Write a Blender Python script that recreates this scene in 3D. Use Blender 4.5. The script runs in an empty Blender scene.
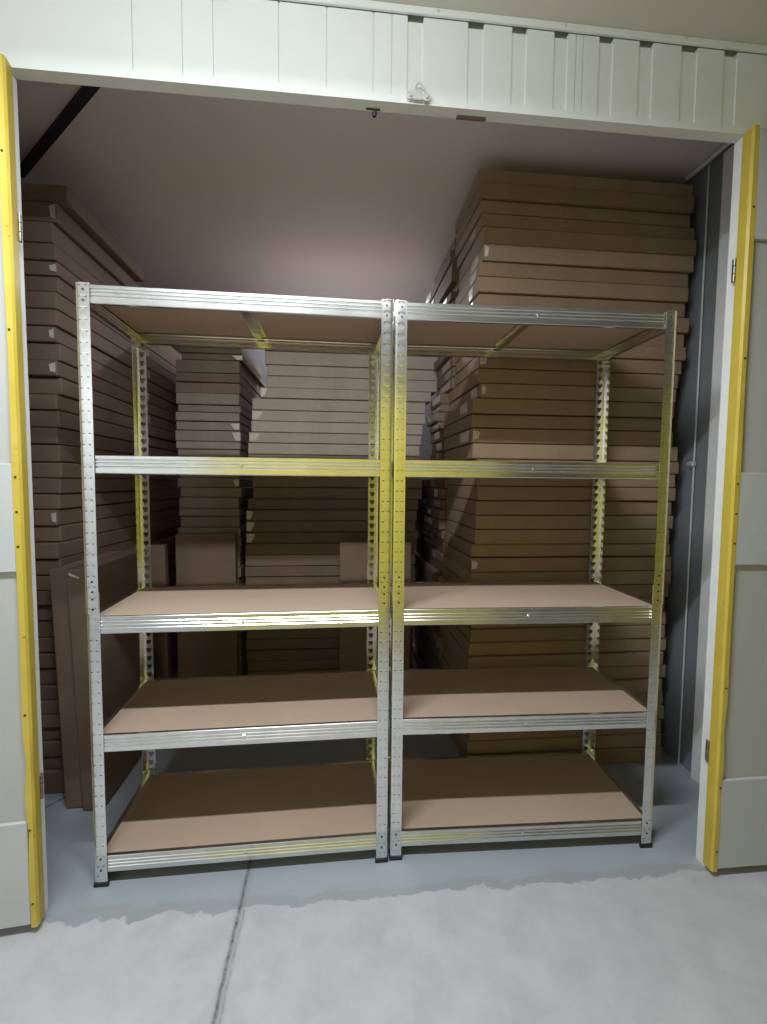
import bpy, bmesh, math, random
from mathutils import Vector, Matrix
random.seed(7)
C = bpy.context.scene.collection
R = math.radians

# ------------------------------------------------------------------ materials
def new_mat(name):
    m = bpy.data.materials.new(name); m.use_nodes = True
    nt = m.node_tree; b = nt.nodes['Principled BSDF']
    return m, nt, b
def node(nt, t, **kw):
    n = nt.nodes.new(t)
    for k, v in kw.items(): setattr(n, k, v)
    return n
def ramp(nt, src, stops):
    r = node(nt, 'ShaderNodeValToRGB')
    e = r.color_ramp.elements
    while len(e) < len(stops): e.new(0.5)
    for i, (p, c) in enumerate(stops):
        e[i].position = p; e[i].color = (*c, 1) if len(c) == 3 else c
    nt.links.new(src, r.inputs[0]); return r
def noise(nt, scale, detail=4, vec=None, rough=.55):
    n = node(nt, 'ShaderNodeTexNoise'); n.inputs['Scale'].default_value = scale
    n.inputs['Detail'].default_value = detail; n.inputs['Roughness'].default_value = rough
    if vec is not None: nt.links.new(vec, n.inputs['Vector'])
    return n
def objco(nt):
    return node(nt, 'ShaderNodeTexCoord').outputs['Object']
def mapping(nt, vec, scale):
    m = node(nt, 'ShaderNodeMapping'); m.inputs['Scale'].default_value = scale
    nt.links.new(vec, m.inputs['Vector']); return m.outputs['Vector']
def mixc(nt, fac, a, b, mode='MIX'):
    n = node(nt, 'ShaderNodeMix', data_type='RGBA', blend_type=mode)
    for sock, v in ((n.inputs[0], fac), (n.inputs[6], a), (n.inputs[7], b)):
        if hasattr(v, 'is_linked'): nt.links.new(v, sock)
        elif isinstance(v, (int, float)): sock.default_value = v
        else: sock.default_value = (*v, 1)
    return n.outputs[2]
def bump(nt, b, src, strength, dist=.001):
    n = node(nt, 'ShaderNodeBump'); n.inputs['Strength'].default_value = strength
    n.inputs['Distance'].default_value = dist
    nt.links.new(src, n.inputs['Height']); nt.links.new(n.outputs[0], b.inputs['Normal'])

def simple(name, col, rough=.5, metal=0, var=.0, scale=6):
    m, nt, b = new_mat(name)
    b.inputs['Base Color'].default_value = (*col, 1); b.inputs['Roughness'].default_value = rough
    b.inputs['Metallic'].default_value = metal
    if var:
        n = noise(nt, scale, 5, objco(nt))
        r = ramp(nt, n.outputs[0], [(.3, tuple(c * (1 - var) for c in col)), (.7, tuple(min(1, c * (1 + var)) for c in col))])
        nt.links.new(r.outputs[0], b.inputs['Base Color'])
    return m

M_white = simple('white_panel', (.76, .79, .78), .38, 0, .02, 3)
M_frame = simple('white_frame', (.78, .79, .79), .42, 0, .05, 14)
M_leaf = simple('grey_door_skin', (.46, .46, .45), .34, 0, .03, 4)
M_plate = simple('pale_door_plate', (.50, .515, .525), .36, 0, .03, 4)
M_ceil_in = simple('storeroom_ceiling', (.86, .82, .82), .6, 0, .02, 2)
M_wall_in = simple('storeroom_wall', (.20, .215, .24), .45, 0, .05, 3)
M_ceil_out = simple('hall_ceiling', (.66, .62, .56), .7, 0, .03, 2)
M_hallw = simple('white_hall_wall', (.86, .87, .87), .6, 0, .02, 2)
M_hall = simple('hall_wall', (.09, .09, .095), .7, 0, .03, 2)
M_black = simple('black_plastic', (.012, .012, .013), .5)
M_dark = simple('dark_painted_steel', (.018, .021, .028), .6, 0, .2, 9)
M_rivet = simple('dark_rivet', (.06, .06, .065), .45, .6)
M_steel = simple('hardware_steel', (.74, .74, .74), .32, .55, .08, 20)
M_hinge = simple('hinge_steel', (.22, .21, .19), .4, .8, .2, 40)
M_tape = simple('clear_tape', (.46, .41, .37), .25, 0, .15, 40)
M_btape = simple('pale_torn_tape', (.62, .57, .53), .3, 0, .15, 60)
M_reflector_yellow = simple('reflector_yellow', (.74, .61, .03), .55, 0, .05, 2)

# yellow door edge guard, scuffed
m, nt, b = new_mat('yellow_guard'); M_yellow = m
co = objco(nt)
n1 = noise(nt, 9, 6, co); n2 = noise(nt, 55, 4, co)
c1 = ramp(nt, n1.outputs[0], [(.3, (.54, .40, .05)), (.7, (.62, .47, .075))])
mk = ramp(nt, n2.outputs[0], [(.68, (0, 0, 0)), (.76, (1, 1, 1))])
nt.links.new(mixc(nt, mk.outputs[0], c1.outputs[0], (.22, .15, .03)), b.inputs['Base Color'])
b.inputs['Roughness'].default_value = .42

# galvanised steel with faint vertical/horizontal rolling marks
m, nt, b = new_mat('galvanised_steel'); M_galv = m
co = objco(nt)
n1 = noise(nt, 18, 5, co); n2 = noise(nt, 3, 3, co)
c = ramp(nt, n1.outputs[0], [(.25, (.70, .71, .71)), (.75, (.83, .84, .83))])
nt.links.new(c.outputs[0], b.inputs['Base Color'])
b.inputs['Metallic'].default_value = .97
rr = ramp(nt, n2.outputs[0], [(.3, (.19,) * 3), (.7, (.25,) * 3)])
nt.links.new(rr.outputs[0], b.inputs['Roughness'])

# cardboard, shade varies from carton to carton
m, nt, b = new_mat('cardboard'); M_card = m
oi = node(nt, 'ShaderNodeObjectInfo'); co = objco(nt)
base = ramp(nt, oi.outputs['Random'], [(0, (.175, .115, .080)), (.35, (.205, .136, .094)), (.7, (.225, .155, .108)), (1, (.19, .135, .10))])
n1 = noise(nt, 5, 5, co); n2 = noise(nt, 1.0, 3, mapping(nt, co, (180, 180, 14)))
v1 = ramp(nt, n1.outputs[0], [(.3, (.86,) * 3), (.7, (1.08,) * 3)])
v2 = ramp(nt, n2.outputs[0], [(.3, (.95,) * 3), (.7, (1.04,) * 3)])
cc = mixc(nt, 1., base.outputs[0], v1.outputs[0], 'MULTIPLY')
cc = mixc(nt, 1., cc, v2.outputs[0], 'MULTIPLY')
nt.links.new(cc, b.inputs['Base Color']); b.inputs['Roughness'].default_value = .72
bump(nt, b, n2.outputs[0], .12, .0006)

m2 = M_card.copy(); m2.name = 'lit_cardboard'; M_card_lit = m2  # paler copy: light on the middle stack's bright rows put into the colour
for n_ in m2.node_tree.nodes:
    if n_.type == 'VALTORGB' and len(n_.color_ramp.elements) == 4:
        for e_, c_ in zip(n_.color_ramp.elements, ((.44, .365, .31), (.50, .41, .345), (.52, .435, .37), (.47, .39, .33))): e_.color = (*c_, 1)
m2 = M_card.copy(); m2.name = 'kraft_cardboard'; M_kraft = m2
for n_ in m2.node_tree.nodes:
    if n_.type == 'VALTORGB' and len(n_.color_ramp.elements) == 4:
        for e_, c_ in zip(n_.color_ramp.elements, ((.25, .168, .105), (.28, .190, .120), (.305, .212, .138), (.265, .185, .122))): e_.color = (*c_, 1)
m2 = M_card.copy(); m2.name = 'half_lit_cardboard'; M_card_half_lit = m2  # lighter copy for the narrow stack's lower rows, their light put into colour
for n_ in m2.node_tree.nodes:
    if n_.type == 'VALTORGB' and len(n_.color_ramp.elements) == 4:
        for e_, c_ in zip(n_.color_ramp.elements, ((.27, .22, .18), (.31, .25, .205), (.335, .275, .23), (.29, .235, .195))): e_.color = (*c_, 1)
# fibreboard
m, nt, b = new_mat('fibreboard'); M_mdf = m
co = objco(nt); n1 = noise(nt, 3, 4, co); n2 = noise(nt, 240, 3, co)
c = ramp(nt, n1.outputs[0], [(.3, (.43, .315, .235)), (.7, (.48, .355, .265))])
v = ramp(nt, n2.outputs[0], [(.3, (.93,) * 3), (.7, (1.06,) * 3)])
nt.links.new(mixc(nt, 1., c.outputs[0], v.outputs[0], 'MULTIPLY'), b.inputs['Base Color'])
b.inputs['Roughness'].default_value = .62

# floor: painted concrete inside, bare worn concrete in front of the threshold, sawn joint
m, nt, b = new_mat('concrete_floor'); M_floor = m
geo = node(nt, 'ShaderNodeNewGeometry'); pos = geo.outputs['Position']
sep = node(nt, 'ShaderNodeSeparateXYZ'); nt.links.new(pos, sep.inputs[0])
def math_(op, a, bb=None):
    n = node(nt, 'ShaderNodeMath', operation=op)
    for i, v in enumerate((a, bb)):
        if v is None: continue
        if hasattr(v, 'is_linked'): nt.links.new(v, n.inputs[i])
        else: n.inputs[i].default_value = v
    return n.outputs[0]
nA = noise(nt, 2.2, 5, pos); nB = noise(nt, 9, 6, pos, .62); nC = noise(nt, 42, 6, pos, .7); nD = noise(nt, 5, 7, pos, .7)
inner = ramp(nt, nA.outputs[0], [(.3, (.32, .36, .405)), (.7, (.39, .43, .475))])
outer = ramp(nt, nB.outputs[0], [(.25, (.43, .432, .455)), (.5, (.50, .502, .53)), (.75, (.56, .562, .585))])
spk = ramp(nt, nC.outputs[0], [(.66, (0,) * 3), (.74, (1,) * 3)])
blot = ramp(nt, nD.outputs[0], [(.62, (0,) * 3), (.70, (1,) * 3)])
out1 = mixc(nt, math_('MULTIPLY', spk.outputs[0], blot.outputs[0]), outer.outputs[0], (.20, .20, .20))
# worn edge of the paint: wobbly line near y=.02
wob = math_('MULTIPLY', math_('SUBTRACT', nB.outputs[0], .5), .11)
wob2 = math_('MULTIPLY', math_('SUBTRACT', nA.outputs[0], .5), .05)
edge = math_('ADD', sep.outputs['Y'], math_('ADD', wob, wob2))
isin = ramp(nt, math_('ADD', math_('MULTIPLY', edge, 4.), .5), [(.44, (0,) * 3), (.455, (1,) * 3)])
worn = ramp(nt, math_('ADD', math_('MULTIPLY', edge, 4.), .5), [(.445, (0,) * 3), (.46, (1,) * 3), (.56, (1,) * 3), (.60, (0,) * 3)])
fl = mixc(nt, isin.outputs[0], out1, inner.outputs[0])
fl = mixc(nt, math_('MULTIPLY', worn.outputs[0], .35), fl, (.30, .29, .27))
# sawn joint running away from the viewer
wig = math_('MULTIPLY', math_('SUBTRACT', nD.outputs[0], .5), .020)
def strand(x0, wdt, soft):
    d_ = math_('ABSOLUTE', math_('ADD', math_('SUBTRACT', sep.outputs['X'], x0), wig))
    return ramp(nt, math_('MULTIPLY', d_, 30), [(wdt, (1,) * 3), (soft, (0,) * 3)]).outputs[0]
front = math_('LESS_THAN', sep.outputs['Y'], .33)
jn = ramp(nt, nC.outputs[0], [(.35, (1,) * 3), (.62, (.25,) * 3)])
fl = mixc(nt, math_('MULTIPLY', math_('MULTIPLY', strand(.456, .05, .62), front), .45), fl, (.24, .24, .25))
fl = mixc(nt, math_('MULTIPLY', math_('MULTIPLY', strand(.452, .05, .20), front), jn.outputs[0]), fl, (.07, .07, .075))
fl = mixc(nt, math_('MULTIPLY', math_('MULTIPLY', strand(.466, .02, .13), math_('LESS_THAN', sep.outputs['Y'], -.02)), math_('MULTIPLY', jn.outputs[0], .55)), fl, (.09, .09, .095))
nS = noise(nt, 1.0, 6, mapping(nt, pos, (26, 9, 1)), .65)
scf = ramp(nt, nS.outputs[0], [(.715, (0,) * 3), (.76, (1,) * 3)])
fl = mixc(nt, math_('MULTIPLY', scf.outputs[0], math_('SUBTRACT', 1., isin.outputs[0])), fl, (.20, .20, .21))
# sawn joint of the storeroom slab on the left
dl = math_('ABSOLUTE', math_('ADD', math_('ADD', sep.outputs['X'], .43), math_('MULTIPLY', math_('SUBTRACT', sep.outputs['Y'], .40), -.75)))
jl = ramp(nt, math_('MULTIPLY', dl, 30), [(.08, (1,) * 3), (.24, (0,) * 3)])
fl = mixc(nt, math_('MULTIPLY', math_('MULTIPLY', jl.outputs[0], math_('LESS_THAN', sep.outputs['X'], -.2)), .8), fl, (.10, .11, .12))
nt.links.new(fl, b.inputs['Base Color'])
rg = mixc(nt, isin.outputs[0], (.62,) * 3, (.38,) * 3)
nt.links.new(rg, b.inputs['Roughness'])
bump(nt, b, nC.outputs[0], .08, .001)

# ------------------------------------------------------------------ mesh helpers
def add_box(bm, x0, x1, y0, y1, z0, z1, bev=0, seg=1):
    vs = [bm.verts.new((x, y, z)) for x in (x0, x1) for y in (y0, y1) for z in (z0, z1)]
    fs = [(0, 1, 3, 2), (4, 6, 7, 5), (0, 4, 5, 1), (2, 3, 7, 6), (0, 2, 6, 4), (1, 5, 7, 3)]
    faces = [bm.faces.new([vs[i] for i in f]) for f in fs]
    if bev:
        es = list({e for f in faces for e in f.edges})
        bmesh.ops.bevel(bm, geom=es, offset=bev, segments=seg, affect='EDGES', profile=.5)
    return vs
def add_cyl(bm, p0, p1, r, n=12, r1=None):
    p0, p1 = Vector(p0), Vector(p1); d = p1 - p0
    q = d.to_track_quat('Z', 'Y').to_matrix().to_4x4()
    mtx = Matrix.Translation((p0 + p1) / 2) @ q
    bmesh.ops.create_cone(bm, cap_ends=True, segments=n, radius1=r, radius2=r if r1 is None else r1, depth=d.length, matrix=mtx)
def add_tube(bm, pts, r, n=8):
    for a, c in zip(pts, pts[1:]): add_cyl(bm, a, c, r, n)
def obj(name, bm, mat, parent=None, smooth=False):
    me = bpy.data.meshes.new(name)
    bmesh.ops.recalc_face_normals(bm, faces=bm.faces)
    bm.to_mesh(me); bm.free()
    if smooth:
        for p in me.polygons: p.use_smooth = True
    if mat: me.materials.append(mat)
    o = bpy.data.objects.new(name, me); C.objects.link(o)
    if parent: o.parent = parent
    return o
def tag(o, label, cat, group=None):
    o['label'] = label; o['category'] = cat
    if group: o['group'] = group
    return o
def thing(name, label, cat, loc=(0, 0, 0), rotz=0, group=None):
    o = bpy.data.objects.new(name, None); C.objects.link(o)
    o.empty_display_size = .05
    o.location = loc; o.rotation_euler = (0, 0, rotz)
    return tag(o, label, cat, group)
def struct(o):
    o['kind'] = 'structure'; return o
def BM(): return bmesh.new()

# ------------------------------------------------------------------ the room
XL, XR, H, T = -.1018, 1.9326, 2.2808, .038       # the opening
HC, HI = 2.526, 2.585                              # ceilings: hall, storeroom
SX0, SX1, SY1 = -.78, 2.27, 2.55                   # storeroom
HX0, HX1, HY0 = -3.0, 4.6, -4.6                    # hall

bm = BM(); add_box(bm, HX0, HX1, HY0, SY1 + .1, -.06, 0); struct(obj('floor', bm, M_floor))
bm = BM(); add_box(bm, HX0, HX1, HY0, -.0, HC, HC + .1); struct(obj('ceiling_hall', bm, M_ceil_out))
bm = BM(); add_box(bm, SX0 - .06, SX1 + .06, T, SY1 + .06, HI, HI + .08); struct(obj('ceiling_storeroom', bm, M_ceil_in))
bm = BM(); add_box(bm, SX0 - .06, SX0, T, SY1 + .06, 0, HI)
for k in range(9): add_box(bm, SX0, SX0 + .006, .10 + k * .28, .30 + k * .28, 0, HI)
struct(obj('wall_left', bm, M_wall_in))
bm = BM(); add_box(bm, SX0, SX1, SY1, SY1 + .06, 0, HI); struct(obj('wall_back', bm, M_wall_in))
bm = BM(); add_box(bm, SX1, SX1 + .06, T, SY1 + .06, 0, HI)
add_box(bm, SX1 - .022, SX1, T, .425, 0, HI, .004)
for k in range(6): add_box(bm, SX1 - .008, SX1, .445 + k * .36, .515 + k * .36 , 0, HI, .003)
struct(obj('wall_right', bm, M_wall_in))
bm = BM(); add_box(bm, SX1 - .013, SX1 - .008, .540, .544, 0, HI - .02); struct(obj('trim_4', bm, M_frame))   # pale panel joint

bm = BM(); add_box(bm, SX1 - .032, SX1 - .0225, .395, .445, 0, HI - .04, .002); struct(obj('trim_6', bm, M_frame))   # pale edge strip

# front wall with ribbed header
bm = BM()
add_box(bm, HX0, XL, 0, T, 0, H); add_box(bm, XR, HX1, 0, T, 0, H)
add_box(bm, HX0, HX1, .022, T, H, HI + .08)
add_box(bm, HX0, HX1, 0, .022, H, H + .02)
ribs = [(.204, .208), (.328, .332), (.406, .45), (.574, .578), (.700, .704), (.825, .829), (.875, .878),
        (.919, .963), (1.087, 1.132), (1.212, 1.255), (1.334, 1.375), (1.397, 1.400), (1.418, 1.421), (1.467, 1.509), (1.587, 1.63), (1.717, 1.767), (1.85, 1.893)]
x = HX0
for a, c in ribs + [(HX1, HX1)]:
    add_box(bm, x, a, 0, .022, H + .02, 2.506)                     # flat
    if c > a: add_box(bm, a, c, .0035, .022, H + .02, 2.494 if c - a > .02 else 2.506)       # recessed rib, open at its top
    x = c
struct(obj('wall_front', bm, M_white))
# jamb casing (white, slightly scuffed) lining the opening
bm = BM(); add_box(bm, XL, XL + .003, -.001, T + .001, 0, H, .0012); struct(obj('trim_1', bm, M_frame))
bm = BM(); add_box(bm, XR - .003, XR, -.001, T + .001, 0, H, .0012); struct(obj('trim_2', bm, M_frame))
# flashing where the front wall meets the hall ceiling
t3 = BM(); add_box(t3, .50, HX1, -.010, 0, 2.507, HC, .002); ft = struct(obj('trim_3', t3, M_white))
for k in range(8):
    bm = BM(); xx = 1.0 + k * .36; add_cyl(bm, (xx, -.0085, 2.517), (xx, -.0135, 2.517), .0035, 10); obj('screw', bm, M_steel, ft)
# storeroom ceiling details
bm = BM()
p0, p1 = Vector((-.02, .36, 0)), Vector((-.66, .97, 0)); d = (p1 - p0).normalized(); nrm = Vector((-d.y, d.x, 0)) * .017
quad = [p0 - nrm, p0 + nrm, p1 + nrm, p1 - nrm]
lo = [bm.verts.new((v.x, v.y, HI - .014)) for v in quad]; hi = [bm.verts.new((v.x, v.y, HI)) for v in quad]
bm.faces.new(lo); bm.faces.new(hi)
for i in range(4): bm.faces.new((lo[i], lo[(i + 1) % 4], hi[(i + 1) % 4], hi[i]))
br = obj('ceiling_brace', bm, M_dark); tag(br, 'dark steel brace crossing the storeroom ceiling above the left carton stack', 'brace')
bm = BM(); add_box(bm, SX1 - .038, SX1 - .024, T + .01, .64, HI - .026, HI - .012, .003); struct(obj('trim_5', bm, M_frame))   # pale rail in the right ceiling corner
# hall shell (behind the viewer, seen as reflections)
bm = BM(); add_box(bm, -1.75, -1.65, HY0, 0, 0, HC); struct(obj('wall_hall_left', bm, M_hallw))
bm = BM(); add_box(bm, HX1, HX1 + .1, HY0, 0, 0, HC); struct(obj('wall_hall_right', bm, M_hall))
bm = BM(); add_box(bm, -1.65, -.10, -3.5, -3.4, 0, HC); struct(obj('white_reflector', bm, M_hallw))  # unseen white panel added for bright reflections in the left rack
bm = BM(); add_box(bm, HX0, HX1, HY0 - .1, HY0, 0, HC); struct(obj('wall_hall_rear', bm, M_hall))
bm = BM(); add_box(bm, -.12, 1.87, -2.06, -2.0, .10, 1.95, .01); add_box(bm, 2.68, 3.9, -2.06, -2.0, .10, 1.95, .01)  # unseen yellow panels added for the yellow reflections in the racks
struct(obj('yellow_reflector', bm, M_reflector_yellow))

# ------------------------------------------------------------------ the two door leaves
def door(name, side, hinge_x, ang):
    """leaf built from its hinge edge outwards along +x (side=1) or -x (side=-1); y=-.031 is the front"""
    s = side; L = 1.02; F = -.031; B = -.003
    root = bpy.data.objects.new(name, None); C.objects.link(root); struct(root)
    root.location = (hinge_x, 0, 0); root.rotation_euler = (0, 0, ang)
    def bx(bm, a, c, *rest, **k):
        x0, x1 = sorted((a * s, c * s)); add_box(bm, x0, x1, *rest, **k)
    bm = BM(); bx(bm, .004, L, F, B, .028, 2.272, bev=.003); obj('leaf', bm, M_leaf, root)
    # U-shaped yellow guard over the hinge edge, a little dented low down
    bm = BM(); n = 60
    rings = []
    for i in range(n + 1):
        z = .022 + (2.276 - .022) * i / n
        dent = .006 * math.exp(-((z - .50) / .05) ** 2) + .004 * math.exp(-((z - .30) / .03) ** 2) + .0012 * math.sin(z * 9) + .0015 * math.sin(z * 31) * (z < .6)
        w = .0175 - dent * .9
        prof = [(.001, B - .001), (-.0015 + dent * .3, F - .006 + dent * .2), (.003, F - .0132), (w, F - .0135), (w, F + .001), (.004, F + .001), (.004, B - .001)]
        rings.append([bm.verts.new((px * s, py, z)) for px, py in prof])
    for a, c in zip(rings, rings[1:]):
        for j in range(len(a)):
            k = (j + 1) % len(a); bm.faces.new((a[j], a[k], c[k], c[j]))
    bm.faces.new(rings[0]); bm.faces.new(rings[-1])
    g = obj('edge_guard', bm, M_yellow, root)
    g['label'] = 'scuffed yellow edge guard'
    for z in (.09, .30, .62, 1.07, 1.16, 1.25, 1.62, 2.05):
        bm = BM(); add_cyl(bm, (.011 * s, F - .0130, z), (.011 * s, F - .0150, z), .003, 8); obj('rivet', bm, M_rivet, g)
    for z0, z1, nm in ((1.962, 2.270, 'top_plate'), (1.003, 1.284, 'bumper_plate'), (.030, .322, 'kick_plate')):
        bm = BM(); bx(bm, .018, L, F - .012, F, z0, z1, bev=.002); obj(nm, bm, M_plate, root)
    for z in (1.89, .395):
        bm = BM(); bx(bm, -.002, .003, -.004, .008, z - .034, z + .034, bev=.001)
        for q in range(3): add_cyl(bm, (-.003 * s, -.004, z - .034 + q * .023), (-.003 * s, -.004, z - .013 + q * .023), .0036, 10)
        obj('hinge', bm, M_hinge, root)
    return root
door('door_1', -1, -.083, R(6))
door('door_2', 1, 1.918, R(0))

# ------------------------------------------------------------------ latch and small hardware on the header
t = thing('hanging_padlock', 'small steel padlock between two round bosses on the white header above the opening', 'padlock', (.945, -.001, 2.292))
bm = BM(); add_cyl(bm, (-.018, 0, .004), (-.018, -.010, .004), .011, 16); add_cyl(bm, (-.018, -.010, .004), (-.018, -.014, .004), .006, 12); obj('boss', bm, M_steel, t)
bm = BM(); add_cyl(bm, (.026, 0, .002), (.026, -.012, .002), .012, 16); add_cyl(bm, (.026, -.012, .002), (.026, -.016, .002), .007, 12); obj('boss', bm, M_steel, t)
bm = BM(); add_box(bm, -.010, .018, -.012, 0, -.008, .014, .002); obj('lock_body', bm, M_steel, t)
bm = BM()
pts = [(-.004 + .011 - .011 * math.cos(a), -.010, .014 + .018 * math.sin(a) + .004) for a in [math.pi * i / 10 for i in range(11)]]
pts = [(-.004, -.010, .010)] + pts + [(.018, -.010, .006)]
add_tube(bm, pts, .0025, 8); obj('shackle', bm, M_steel, t, True)

t = thing('door_stop', 'black knob door stop hanging under the header left of the padlock', 'door stop', (.833, .030, H))
bm = BM(); add_box(bm, -.024, .016, -.003, .003, -.002, -.0002, .0005); obj('base_plate', bm, M_rivet, t)
bm = BM(); add_cyl(bm, (0, 0, -.003), (0, 0, -.012), .005, 12); add_cyl(bm, (0, 0, -.011), (0, 0, -.020), .0075, 14, .005); obj('knob', bm, M_black, t, False)
bm = BM(); add_box(bm, -.042, .042, -.007, .007, -.004, -.0002, .001)
o = obj('strike_plate', bm, simple('brown_plate', (.16, .12, .10), .5), None); o.location = (1.108, .0300, H)
tag(o, 'flat brown strike plate screwed under the header right of the padlock', 'strike plate')
t = thing('wall_bolt', 'small grey bolt sticking out of the right storeroom wall at mid height', 'bolt', (SX1 - .008, .545, 1.335))
bm = BM(); add_cyl(bm, (0, 0, 0), (-.012, 0, 0), .014, 14); obj('washer', bm, M_steel, t)
bm = BM(); add_cyl(bm, (-.012, 0, 0), (-.028, 0, 0), .009, 6); obj('head', bm, M_steel, t)

# ------------------------------------------------------------------ the racks
PW, PH, DEP = .036, 1.80, .4166
S = [1.7966, 1.3151, .8396, .4759, .0947]
PITCH = .032
def flange_cells(bm, place, kind, z0, z1):
    """one perforated flange as a grid; place(u, z, out) -> xyz, u across the flange, out = towards its outside"""
    cols = [0, .007, .0125, .0235, .029, PW] if kind == 'slit' else [0, .011, .015, .025, .029, PW]
    zs = []
    k0 = math.floor(z0 / PITCH); k1 = math.ceil(z1 / PITCH)
    cells = [0, .0026, .007, .016, .0276] if kind == 'slit' else [0, .004, .010, .022, .027]
    for k in range(k0, k1 + 1):
        for cidx, c in enumerate(cells):
            z = k * PITCH + c
            if z0 < z < z1: zs.append((z, cidx))
    zs = [(z0, None)] + zs + [(z1, None)]
    grid = {}
    def V(i, j):
        if (i, j) not in grid:
            u, (z, ci) = cols[i], zs[j]
            out = 0
            if kind == 'slit' and i in (2, 3) and ci in (2, 3): out = .0002
            if i == 0: u, out = .0008, -.0008                                 # rounded corner
            grid[i, j] = bm.verts.new(place(u, z, out))
        return grid[i, j]
    for j in range(len(zs) - 1):
        ci = zs[j][1]
        for i in range(len(cols) - 1):
            if kind == 'slit' and ci == 0 and i in (1, 3): continue           # pair of thin slits
            if kind == 'key':
                if ci == 1 and i == 2: continue                               # keyhole: narrow foot
                if ci == 2 and i in (1, 2, 3): continue                       # and wide head
            bm.faces.new((V(i, j), V(i + 1, j), V(i + 1, j + 1), V(i, j + 1)))
def post_mesh(sx, sy, z0, z1, grow=0.):
    """corner at origin; the flanges run inwards along sx*x and sy*y. x-flange: slit for the front posts, key for the rear ones"""
    bm = BM(); g = grow
    kx, ky = ('slit', 'key') if sy > 0 else ('key', 'slit')
    flange_cells(bm, lambda u, z, o: (sx * u - sx * g, -sy * (o + g), z), kx, z0, z1)
    flange_cells(bm, lambda u, z, o: (-sx * (o + g), sy * u - sy * g, z), ky, z0, z1)
    bmesh.ops.remove_doubles(bm, verts=bm.verts, dist=1e-5)
    return bm
def solid(o, t, off=-1):
    md = o.modifiers.new('thick', 'SOLIDIFY'); md.thickness = t; md.offset = off; md.use_even_offset = False
    return o
BH = .0516
PROF = [(.014, -.0012), (.005, -.0004), (.0012, 0), (0, -.0014), (0, -.0095), (.0020, -.0120), (.0020, -.0135), (0, -.0160), (0, -.0195), (.0020, -.0220), (.0020, -.0235), (0, -.0260),
        (0, -.0300), (.0020, -.0325), (.0020, -.0340), (0, -.0365), (0, -.0500), (.0012, -.0516), (.006, -.0512), (.016, -.0505)]
def beam_mesh(length):
    """runs along +x from 0, its face towards -y, top at z=0"""
    bm = BM(); n = 6; rows = []
    for i in range(n + 1):
        x = length * i / n
        rows.append([bm.verts.new((x, y, z)) for y, z in PROF])
    for a, c in zip(rows, rows[1:]):
        for j in range(len(a) - 1): bm.faces.new((a[j], c[j], c[j + 1], a[j + 1]))
    return bm
def rivet_bm(p, axis):
    bm = BM(); q = Vector(p); add_cyl(bm, q, q + Vector(axis) * .0022, .0030, 10); return bm
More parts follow.
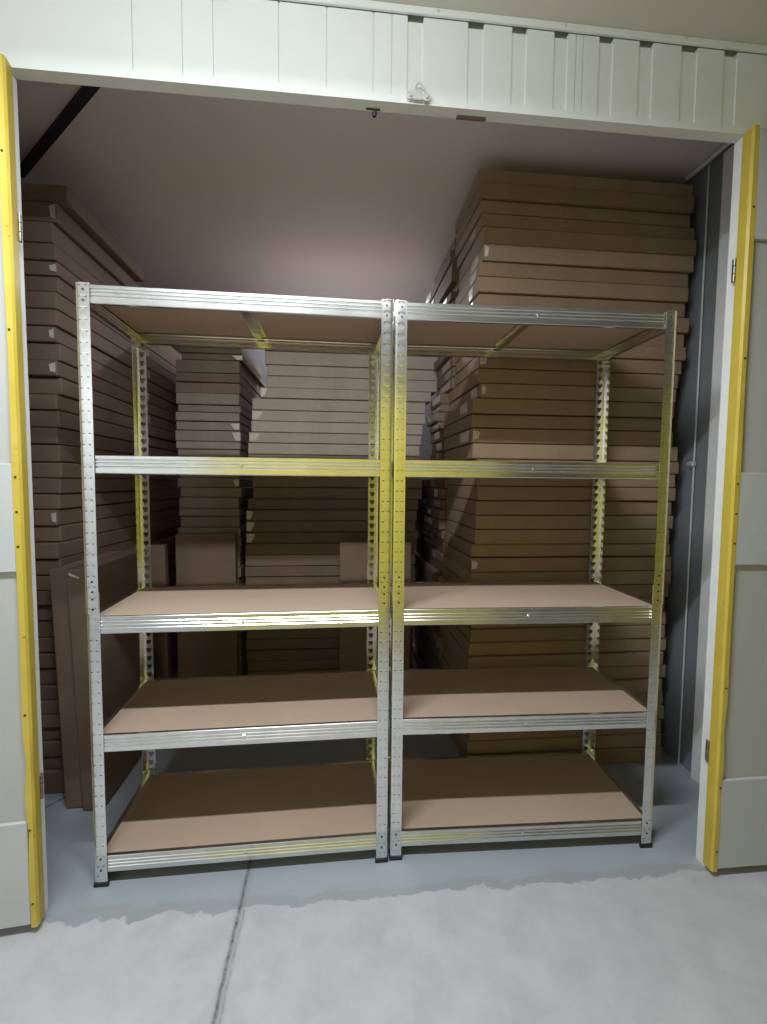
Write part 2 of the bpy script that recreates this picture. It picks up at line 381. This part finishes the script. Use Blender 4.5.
def make_rack(label, loc, rz):
    root = thing('storage_rack', label, 'shelving rack', loc, rz)
    JZ = .885
    for fx in (0, 1):
        for fy in (0, 1):
            sx, sy = (1, -1)[fx], (1, -1)[fy]
            cx_, cy_ = .9 * fx, DEP * fy
            lo = obj('lower_post', post_mesh(sx, sy, .006, JZ + .03), M_galv, root); lo.location = (cx_, cy_, 0)
            up = obj('upper_post', post_mesh(sx, sy, JZ - .035, PH, .0016), M_galv, root); up.location = (cx_, cy_, 0)
            # sheet faces: normals outwards handled by thin solidify both ways
            solid(lo, .0012, 0); solid(up, .0012, 0)
            bm = BM(); add_box(bm, *sorted((-.0035 * sx, (PW + .003) * sx)), *sorted((-.0035 * sy, .006 * sy)), 0, .014, .001)
            add_box(bm, *sorted((-.0035 * sx, .006 * sx)), *sorted((.005 * sy, (PW + .003) * sy)), 0, .014, .001)
            ft = obj('foot_cap', bm, M_black, root); ft.location = (cx_, cy_, 0)
            ax = (0, -sy, 0)
            for z in (1.785 - .004, 1.785 - .034):
                obj('rivet', rivet_bm((.018 * sx, -.0022 * sy, z), ax), M_rivet, up)
            for z in (JZ - .022, JZ + .008, JZ + .060, JZ + .030):
                obj('rivet', rivet_bm((.018 * sx, -.0022 * sy, z), ax), M_rivet, up)
            for z in (.088, .052):
                obj('rivet', rivet_bm((.018 * sx, -.0006 * sy, z), ax), M_rivet, lo)
    fb, sb = beam_mesh(.895), beam_mesh(DEP - .005)
    mf, ms = bpy.data.meshes.new('long_beam'), bpy.data.meshes.new('short_beam')
    for b_, me in ((fb, mf), (sb, ms)):
        bmesh.ops.recalc_face_normals(b_, faces=b_.faces); b_.to_mesh(me); b_.free(); me.materials.append(M_galv)
    def beam(me, nm, loc, rot):
        o = bpy.data.objects.new(nm, me); C.objects.link(o); o.parent = root; o.location = loc; o.rotation_euler = (0, 0, rot)
        return solid(o, .0010, 0)
    for k, z in enumerate(S):
        f = beam(mf, 'front_beam', (.0025, .0022, z), 0)
        r = beam(mf, 'rear_beam', (.8975, DEP - .0022, z), math.pi)
        beam(ms, 'side_beam', (.0022, DEP - .0025, z), -math.pi / 2)
        beam(ms, 'side_beam', (.8978, .0025, z), math.pi / 2)
        bm = BM(); add_box(bm, .441, .449, -.0022, .0005, -.030, -.018, .0008); add_box(bm, .443, .447, -.0035, -.001, -.027, -.021, .0008); obj('clip', bm, M_galv, f)
        bm = BM(); add_box(bm, .0055, .8945, .0052, DEP - .0052, z - .0075, z - .0016, .0004); obj('shelf_board', bm, M_mdf, root)
        # hat-section bar under the board
        bm = BM(); pr = [(-.024, 0), (-.013, 0), (-.011, -.012), (.011, -.012), (.013, 0), (.024, 0)]
        ra = [bm.verts.new((.45 + px, .016, z - .009 + pz)) for px, pz in pr]; rb = [bm.verts.new((.45 + px, DEP - .016, z - .009 + pz)) for px, pz in pr]
        for j in range(5): bm.faces.new((ra[j], ra[j + 1], rb[j + 1], rb[j]))
        solid(obj('support_bar', bm, M_galv, root), .001, 0)
    for fx in (0, 1):                       # little folded lugs where the top beams meet the rear posts
        bm = BM(); xx = .9 * fx + (.012, -.012)[fx]
        add_box(bm, xx - .010, xx + .010, DEP - .030, DEP - .012, S[0] - .062, S[0] - .050, .002); add_box(bm, xx - .003, xx + .016 * (1, -1)[fx] , DEP - .034, DEP - .028, S[0] - .066, S[0] - .052) if fx == 0 else None
        obj('corner_lug', bm, M_galv, root)
    return root
make_rack('galvanised five shelf rack on the left, nearest the left yellow door edge', (0, .1004, 0), .0176)
make_rack('galvanised five shelf rack on the right, nearest the right yellow door edge', (.9103 + .001, .1219, 0), -.0287)

# ------------------------------------------------------------------ cartons
ONES = ['', 'first', 'second', 'third', 'fourth', 'fifth', 'sixth', 'seventh', 'eighth', 'ninth', 'tenth', 'eleventh', 'twelfth', 'thirteenth', 'fourteenth', 'fifteenth',
        'sixteenth', 'seventeenth', 'eighteenth', 'nineteenth']
def ordn(n):
    if n < 20: return ONES[n]
    t_ = n // 10; u = n % 10
    return ['twentieth', 'thirtieth', 'fortieth'][t_ - 2] if u == 0 else ['twenty', 'thirty', 'forty'][t_ - 2] + '-' + ONES[u]
def carton_mesh(w, d, h, bev=.0045):
    """lid-and-tray carton: a body and a lid skirt edge, centre of base at origin"""
    bm = BM()
    add_box(bm, -w / 2, w / 2, -d / 2, d / 2, 0, h, bev, 2)
    for v in bm.verts:                              # slight bulge and crush
        v.co.x += random.uniform(-.0012, .0012); v.co.y += random.uniform(-.0015, .0010)
        if v.co.z > h / 2 and random.random() < .25: v.co.z -= random.uniform(0, .002)
    return bm
def carton(x, y, z, w, d, h, rot, label, group, mat=None):
    o = obj('flat_carton', carton_mesh(w, d, h), mat or M_card)
    o.location = (x, y, z); o.rotation_euler = (0, 0, rot)
    tag(o, label, 'cardboard box', group)
    return o
def tape_patch(c, pts, mat=M_btape, th=.0008):
    """a thin ragged strip of tape lying on a carton face: pts are outline points on that face, pushed out by th"""
    bm = BM()
    nrm = (Vector(pts[1]) - Vector(pts[0])).cross(Vector(pts[2]) - Vector(pts[0])).normalized()
    a = [bm.verts.new(Vector(p)) for p in pts]; b_ = [bm.verts.new(Vector(p) + nrm * th) for p in pts]
    bm.faces.new(a); bm.faces.new(b_)
    for i in range(len(pts)):
        j = (i + 1) % len(pts); bm.faces.new((a[i], a[j], b_[j], b_[i]))
    return obj('tape', bm, mat, c)
def corner_tape(c, w, d, h, side=-1, kind='tri'):
    """torn tape at the left/right end of the front face; front is -y"""
    s = side; f = -d / 2 - .0018
    x0 = s * (w / 2 - .004)
    L = random.uniform(.03, .06)
    if kind == 'tri': pts = [(x0, f, .006), (x0 - s * L * .55, f, .006), (x0 - s * L, f, h - .008), (x0, f, h - .006)]
    else: pts = [(x0, f, .012), (x0 - s * L * .4, f, .016), (x0 - s * L * .5, f, h - .016), (x0, f, h - .008)]
    if s > 0: pts = pts[::-1]
    return tape_patch(c, [Vector(p) for p in pts])
def side_tape(c, w, d, h, side, y0, y1, mat=M_tape):
    s = side; x = s * (w / 2 + .0014)
    z0, z1 = .004 + random.uniform(0, .01), h - .004 - random.uniform(0, .01)
    pts = [(x, y0, z0), (x, y1, z0 + random.uniform(-.002, .004)), (x, y1 + random.uniform(-.01, .01), z1), (x, y0 + random.uniform(-.01, .01), z1)]
    if s < 0: pts = pts[::-1]
    return tape_patch(c, [Vector(p) for p in pts], mat)
def levels(top, bottom, step, known=()):
    zs = list(known) if known else [top]
    while zs[-1] - step > bottom + step * .4: zs.append(zs[-1] - step * random.uniform(.95, 1.05))
    zs.append(bottom); return zs

GAP = .0030
# --- tall stack behind the right rack (front row)
RZ = [2.503, 2.447, 2.385, 2.331, 2.277, 2.207, 2.140, 2.081, 2.018, 1.955, 1.891, 1.831, 1.775, 1.717, 1.655, 1.595, 1.532, 1.475, 1.412, 1.346, 1.292, 1.234, 1.175, 1.112, 1.052,
      .989, .933, .872, .810, .750, .690, .629, .568, .507, .445, .383, .321, .259, .197, .134, .071, .0]
RXL = {0: 1.300, 1: 1.302, 2: 1.305, 3: 1.312, 4: 1.318, 5: 1.318, 6: 1.306, 7: 1.302, 8: 1.306, 9: 1.31, 10: 1.312, 11: 1.312, 12: 1.312, 13: 1.312, 14: 1.318, 15: 1.286, 16: 1.287, 17: 1.290, 18: 1.294, 19: 1.31,
       20: 1.312, 21: 1.312, 22: 1.312, 23: 1.312, 24: 1.312, 25: 1.300, 26: 1.293}
RXR = {0: 2.215, 1: 2.215, 2: 2.215, 3: 2.236, 4: 2.238, 5: 2.224, 6: 2.212, 7: 2.212, 8: 2.208, 9: 2.224, 10: 2.213, 11: 2.213, 12: 2.200, 13: 2.188, 14: 2.176, 15: 2.172, 16: 2.176, 17: 2.18, 18: 2.205, 19: 2.205}
for i in range(len(RZ) - 1):
    z1, z0 = RZ[i], RZ[i + 1]
    xl = RXL.get(i, 1.294 + random.uniform(-.010, .010)); xr = RXR.get(i, 2.188 + random.uniform(-.012, .012))
    dep = .40 if i < 13 else .52
    w = xr - xl; yf = .556 + random.uniform(0, .022)
    h = z1 - z0 - GAP
    torn = i in (5, 12, 14, 17, 26)
    lab = 'flat carton%s, %s from top of the tall stack behind the right rack' % (' with torn tape' if torn else '', ordn(i + 1))
    c = carton((xl + xr) / 2, yf + dep / 2, z0, w, dep, h, R(random.uniform(-.35, .35)), lab, 'cartons in the tall stack behind the right rack', M_kraft)
    if torn: corner_tape(c, w, dep, h, -1, 'rag')
    if 2 < i < 19 and random.random() < .5: side_tape(c, w, dep, h, -1, -dep / 2 + random.uniform(.02, .1), -dep / 2 + random.uniform(.12, .2), M_tape)
# --- the ragged stack behind it, seen by its left ends
z = 0.0; lev = []
while z < 2.40: hgt = random.choice((.042, .050, .058)); lev.append((z, hgt)); z += hgt
lev = lev[::-1]
for i, (z, hgt) in enumerate(lev):
    y0 = .985 + random.uniform(0, .02) if z > 1.70 else 1.105 + random.uniform(0, .02)
    y1 = (1.375 if 1.25 < z < 2.118 else 1.76 if z > 2 else 2.40) + random.uniform(-.03, .0); xl = 1.300 + random.uniform(-.022, .020) - (.03 if 1.26 < z < 1.7 else 0); xr = 2.19
    w = xr - xl
    c = carton((xl + xr) / 2, (y0 + y1) / 2, z, w, y1 - y0, hgt - GAP, R(random.uniform(-.7, .7)),
               'thin wrapped carton, %s from top of the ragged stack behind the tall one' % ordn(i + 1), 'wrapped cartons in the ragged stack')
    if z > .8:
        for q in range(random.choice((1, 1, 2))):
            dd = y1 - y0; a = random.uniform(-dd / 2 + .01, -dd / 2 + min(.5, dd - .26)); side_tape(c, w, y1 - y0, hgt - GAP, -1, a, a + random.uniform(.05, .22), M_btape if random.random() < .5 else M_tape)
# --- tall stack at the left behind the door jamb (front row)
LZ = [2.328, 2.262, 2.188, 2.113, 2.051, 1.999, 1.940, 1.877, 1.815, 1.757, 1.691, 1.631, 1.566, 1.507, 1.442, 1.378, 1.311, 1.250, 1.189, 1.130, 1.067, 1.003, .940, .875, .816, .758, .695,
      .630, .570, .511, .442, .382, .326, .270, .214, .153, .096, .035, 0.]
for i in range(len(LZ) - 2):
    z1, z0 = LZ[i], LZ[i + 1]
    if i == len(LZ) - 3: z0 = 0.
    xr = (-.258, -.292, -.306, -.300, -.298)[i] if i < 5 else -.302 - .0016 * (min(i, 24) - 5) + random.uniform(-.006, .006)
    xl = -.735 + random.uniform(-.01, .01); dep = .76 + random.uniform(-.01, .01)
    if i == 0: dep = .70
    yf = .560 + random.uniform(0, .022); w = xr - xl; h = z1 - z0 - GAP
    torn = i in (1, 4, 8, 10, 19)
    c = carton((xl + xr) / 2, yf + dep / 2, z0, w, dep, h, R(random.uniform(-.5, .5)),
               'flat carton%s, %s from top of the stack behind left door jamb' % (' with torn corner' if torn else '', ordn(i + 1)), 'cartons in the stack behind the left door jamb')
    if torn: corner_tape(c, w, dep, h, 1, 'rag')
# --- its neighbour further back
z = 0.; lev = []
while z < 2.05: hgt = random.uniform(.056, .064); lev.append((z, hgt)); z += hgt
lev = lev[::-1]
for i, (z, hgt) in enumerate(lev):
    xr = -.300 + random.uniform(-.010, .010); xl = -.735; y0 = 1.365; y1 = 2.42 + random.uniform(-.02, .02)
    c = carton((xl + xr) / 2, (y0 + y1) / 2, z, xr - xl, y1 - y0, hgt - GAP, R(random.uniform(-.5, .5)),
               'dark flat carton, %s from top of the stack deep behind the left one' % ordn(i + 1), 'cartons in the deep left stack')
    if 1.3 < z < 2.0 and i % 2 == 0: side_tape(c, xr - xl, y1 - y0, hgt - GAP, 1, -(y1 - y0) / 2 + .03, -(y1 - y0) / 2 + .045, M_btape)
# --- narrow stack seen through the left rack
NZ = [2.045, 1.985, 1.952, 1.914, 1.843, 1.791, 1.731, 1.667, 1.626, 1.576, 1.526, 1.465, 1.421, 1.370, 1.303, 1.261, 1.208, 1.151, 1.089, 1.044, .981]
zz = .981
while zz > .10: zz -= .058; NZ.append(max(0, round(zz, 3)))
if NZ[-1] > .0: NZ.append(0.)
if NZ[-2] - NZ[-1] < .03: NZ.pop(-2)
NXL = [-.12, -.115, -.10, -.13, -.135, -.135, -.13, -.125, -.135, -.135, -.145, -.14, -.13, -.13, -.125, -.135, -.12]
NXR = [.215, .215, .235, .215, .212, .215, .212, .215, .212, .210, .212, .208, .208, .200, .198, .204, .212]
for i in range(len(NZ) - 1):
    z1, z0 = NZ[i], NZ[i + 1]
    xl = NXL[i] if i < len(NXL) else -.13 + random.uniform(-.008, .008); xr = NXR[i] if i < len(NXR) else .200 + random.uniform(-.008, .008)
    xl -= .018; xr -= .018
    yf = 1.390 + random.uniform(0, .022); dep = .80 if i < 5 else .62; w = xr - xl; h = z1 - z0 - GAP
    torn = i in (2, 9, 10, 15)
    where = 'narrow stack behind the left rack'
    c = carton((xl + xr) / 2, yf + dep / 2, z0, w, dep, h, R(random.uniform(-.8, .8)),
               ('short carton%s, %s below the left rack top shelf in narrow dark stack' % (' with torn tape' if torn else '', ordn(i)) if i > 0 else 'short carton topmost on the narrow dark stack, behind the left rack top shelf'), 'cartons in the narrow stack behind the left rack', M_card_half_lit if i > 5 else None)
    if torn: corner_tape(c, w, dep, h, 1, 'tri')
# --- wide stack between them, seen through the left rack
MZ = [2.110, 2.043, 1.976, 1.900, 1.839, 1.772, 1.713, 1.646, 1.585, 1.522, 1.462, 1.397, 1.334, 1.274, 1.211, 1.146, 1.082, 1.018, .952, .887, .823, .756, .694, .640]
zz = .640
while zz > .10: zz -= .063; MZ.append(max(0, round(zz, 3)))
if MZ[-1] > 0: MZ.append(0.)
if MZ[-2] - MZ[-1] < .03: MZ.pop(-2)
MXL = [.35, .35, .352, .362, .358, .325, .280, .278, .272, .260, .255, .255, .252, .280, .280, .250, .240, .240, .240, .235, .234, .234, .234]
MXR = [1.33, 1.33, 1.325, 1.318, 1.316, 1.280, 1.252, 1.250, 1.234, 1.226, 1.220, 1.222, 1.215, 1.235, 1.235]
for i in range(len(MZ) - 1):
    z1, z0 = MZ[i], MZ[i + 1]
    xl = MXL[i] if i < len(MXL) else .236 + random.uniform(-.008, .008); xr = MXR[i] if i < len(MXR) else min(1.235, xl + .965) + random.uniform(-.006, .006)
    xl -= .020
    if z1 < 1.40: xr = min(xr, 1.236)     # stays clear of the ragged stack
    yf = 1.388 + random.uniform(0, .022); dep = .62; w = xr - xl; h = z1 - z0 - GAP
    torn = i in (5, 7, 9, 12, 16, 17, 18)
    c = carton((xl + xr) / 2, yf + dep / 2, z0, w, dep, h, R(random.uniform(-.3, .3)),
               ('wide carton%s, %s below the left rack top shelf in middle stack' % (' with taped corner' if torn else '', ordn(i - 1)) if i > 1 else 'wide carton %s on the middle stack, hidden behind the left rack top shelf' % ('topmost', 'second from top')[i]), 'cartons in the wide middle stack', M_card_lit if i < 13 or i == 23 else None)
    if torn: corner_tape(c, w, dep, h, -1, 'tri')
# --- cartons standing upright
def upright(name_label, loc, w, d, h, ry=0, rx=0, rz=0):
    t_ = obj('upright_carton', carton_mesh(w, d, h, .004), M_card)
    t_.rotation_euler = (rx, ry, rz); t_.location = loc
    tag(t_, name_label, 'cardboard box')
    return t_
a = upright('tall upright carton leaning on the left stack, the one further from the rack', (-.2505, .70, .003), .062, .46, .915, ry=R(-1.8))
b = upright('tall upright carton with pale tape, leaning between the left rack and another upright carton', (-.174, .70, .004), .075, .50, .915, ry=R(-1.8))
tape_patch(b, [Vector((-.030, -.2520, .895)), Vector((.004, -.2520, .880)), Vector((.004, -.2520, .888)), Vector((-.030, -.2520, .905))])
upright('upright carton with a torn top edge standing before the narrow stack', (.035, 1.29, .0), .315, .060, .955, rx=R(-1.5), ry=R(-.6))
upright('dark upright carton behind the left rack post, half hidden by another upright carton', (-.243, 1.275, .0), .15, .055, .90, ry=R(-.6))
upright('square upright carton standing before the wide middle stack, near the rear rack post', (.955, 1.30, .0), .405, .060, .905, rx=R(-.6))

# ------------------------------------------------------------------ light
def area(name, loc, sx, sy, power, col, rot=(0, 0, 0)):
    l = bpy.data.lights.new(name, 'AREA'); l.shape = 'RECTANGLE'; l.size = sx; l.size_y = sy; l.energy = power; l.color = col
    o = bpy.data.objects.new(name, l); C.objects.link(o); o.location = loc; o.rotation_euler = rot; return o
area('ceiling_lamp_near', (.45, -.77, 2.385), 1.15, .05, 45, (.89, .955, 1.0), (R(-4), 0, 0))
area('header_fill', (.45, -.76, 2.395), 1.15, .03, 6, (.88, .96, 1.0), (R(62), 0, 0))  # added fill beside the near lamp, evens out the light on the header
wl = area('hall_wall_fill', (-.85, -2.45, 2.3), 1.0, .3, 15, (.92, .97, 1.0))  # added fill, makes the white hall walls reflect brightly in the racks
wl.rotation_euler = Vector((-.55, -.6, -.5)).to_track_quat('-Z', 'Y').to_euler()
area('storeroom_fill', (.75, 2.25, HI - .03), 1.0, .1, 15, (.96, .95, 1.0))  # added fill out of view, brightens the storeroom ceiling
w = bpy.data.worlds.new('world'); bpy.context.scene.world = w; w.use_nodes = True
w.node_tree.nodes['Background'].inputs[0].default_value = (.5, .5, .5, 1); w.node_tree.nodes['Background'].inputs[1].default_value = .3

# ------------------------------------------------------------------ camera
f, cx, cy, cz, yaw, pitch, roll = 471.674, .72821, -1.34784, 1.24677, .10172, -.06421, .009283
cam = bpy.data.cameras.new('camera'); co = bpy.data.objects.new('camera', cam); C.objects.link(co)
cam.sensor_fit = 'VERTICAL'; cam.sensor_height = 24; cam.lens = f / 1024 * 24; cam.clip_start = .02
fwd = Vector((math.sin(yaw) * math.cos(pitch), math.cos(yaw) * math.cos(pitch), math.sin(pitch)))
right = Vector((math.cos(yaw), -math.sin(yaw), 0)); up = right.cross(fwd)
r2 = right * math.cos(roll) + up * math.sin(roll); u2 = -right * math.sin(roll) + up * math.cos(roll)
mw = Matrix((r2, u2, -fwd)).transposed().to_4x4(); mw.translation = (cx, cy, cz); co.matrix_world = mw
sc = bpy.context.scene; sc.camera = co
sc.view_settings.view_transform = 'Standard'; sc.view_settings.look = 'None'
sc.view_settings.exposure = 0; sc.view_settings.gamma = 1; sc.view_settings.use_curve_mapping = False
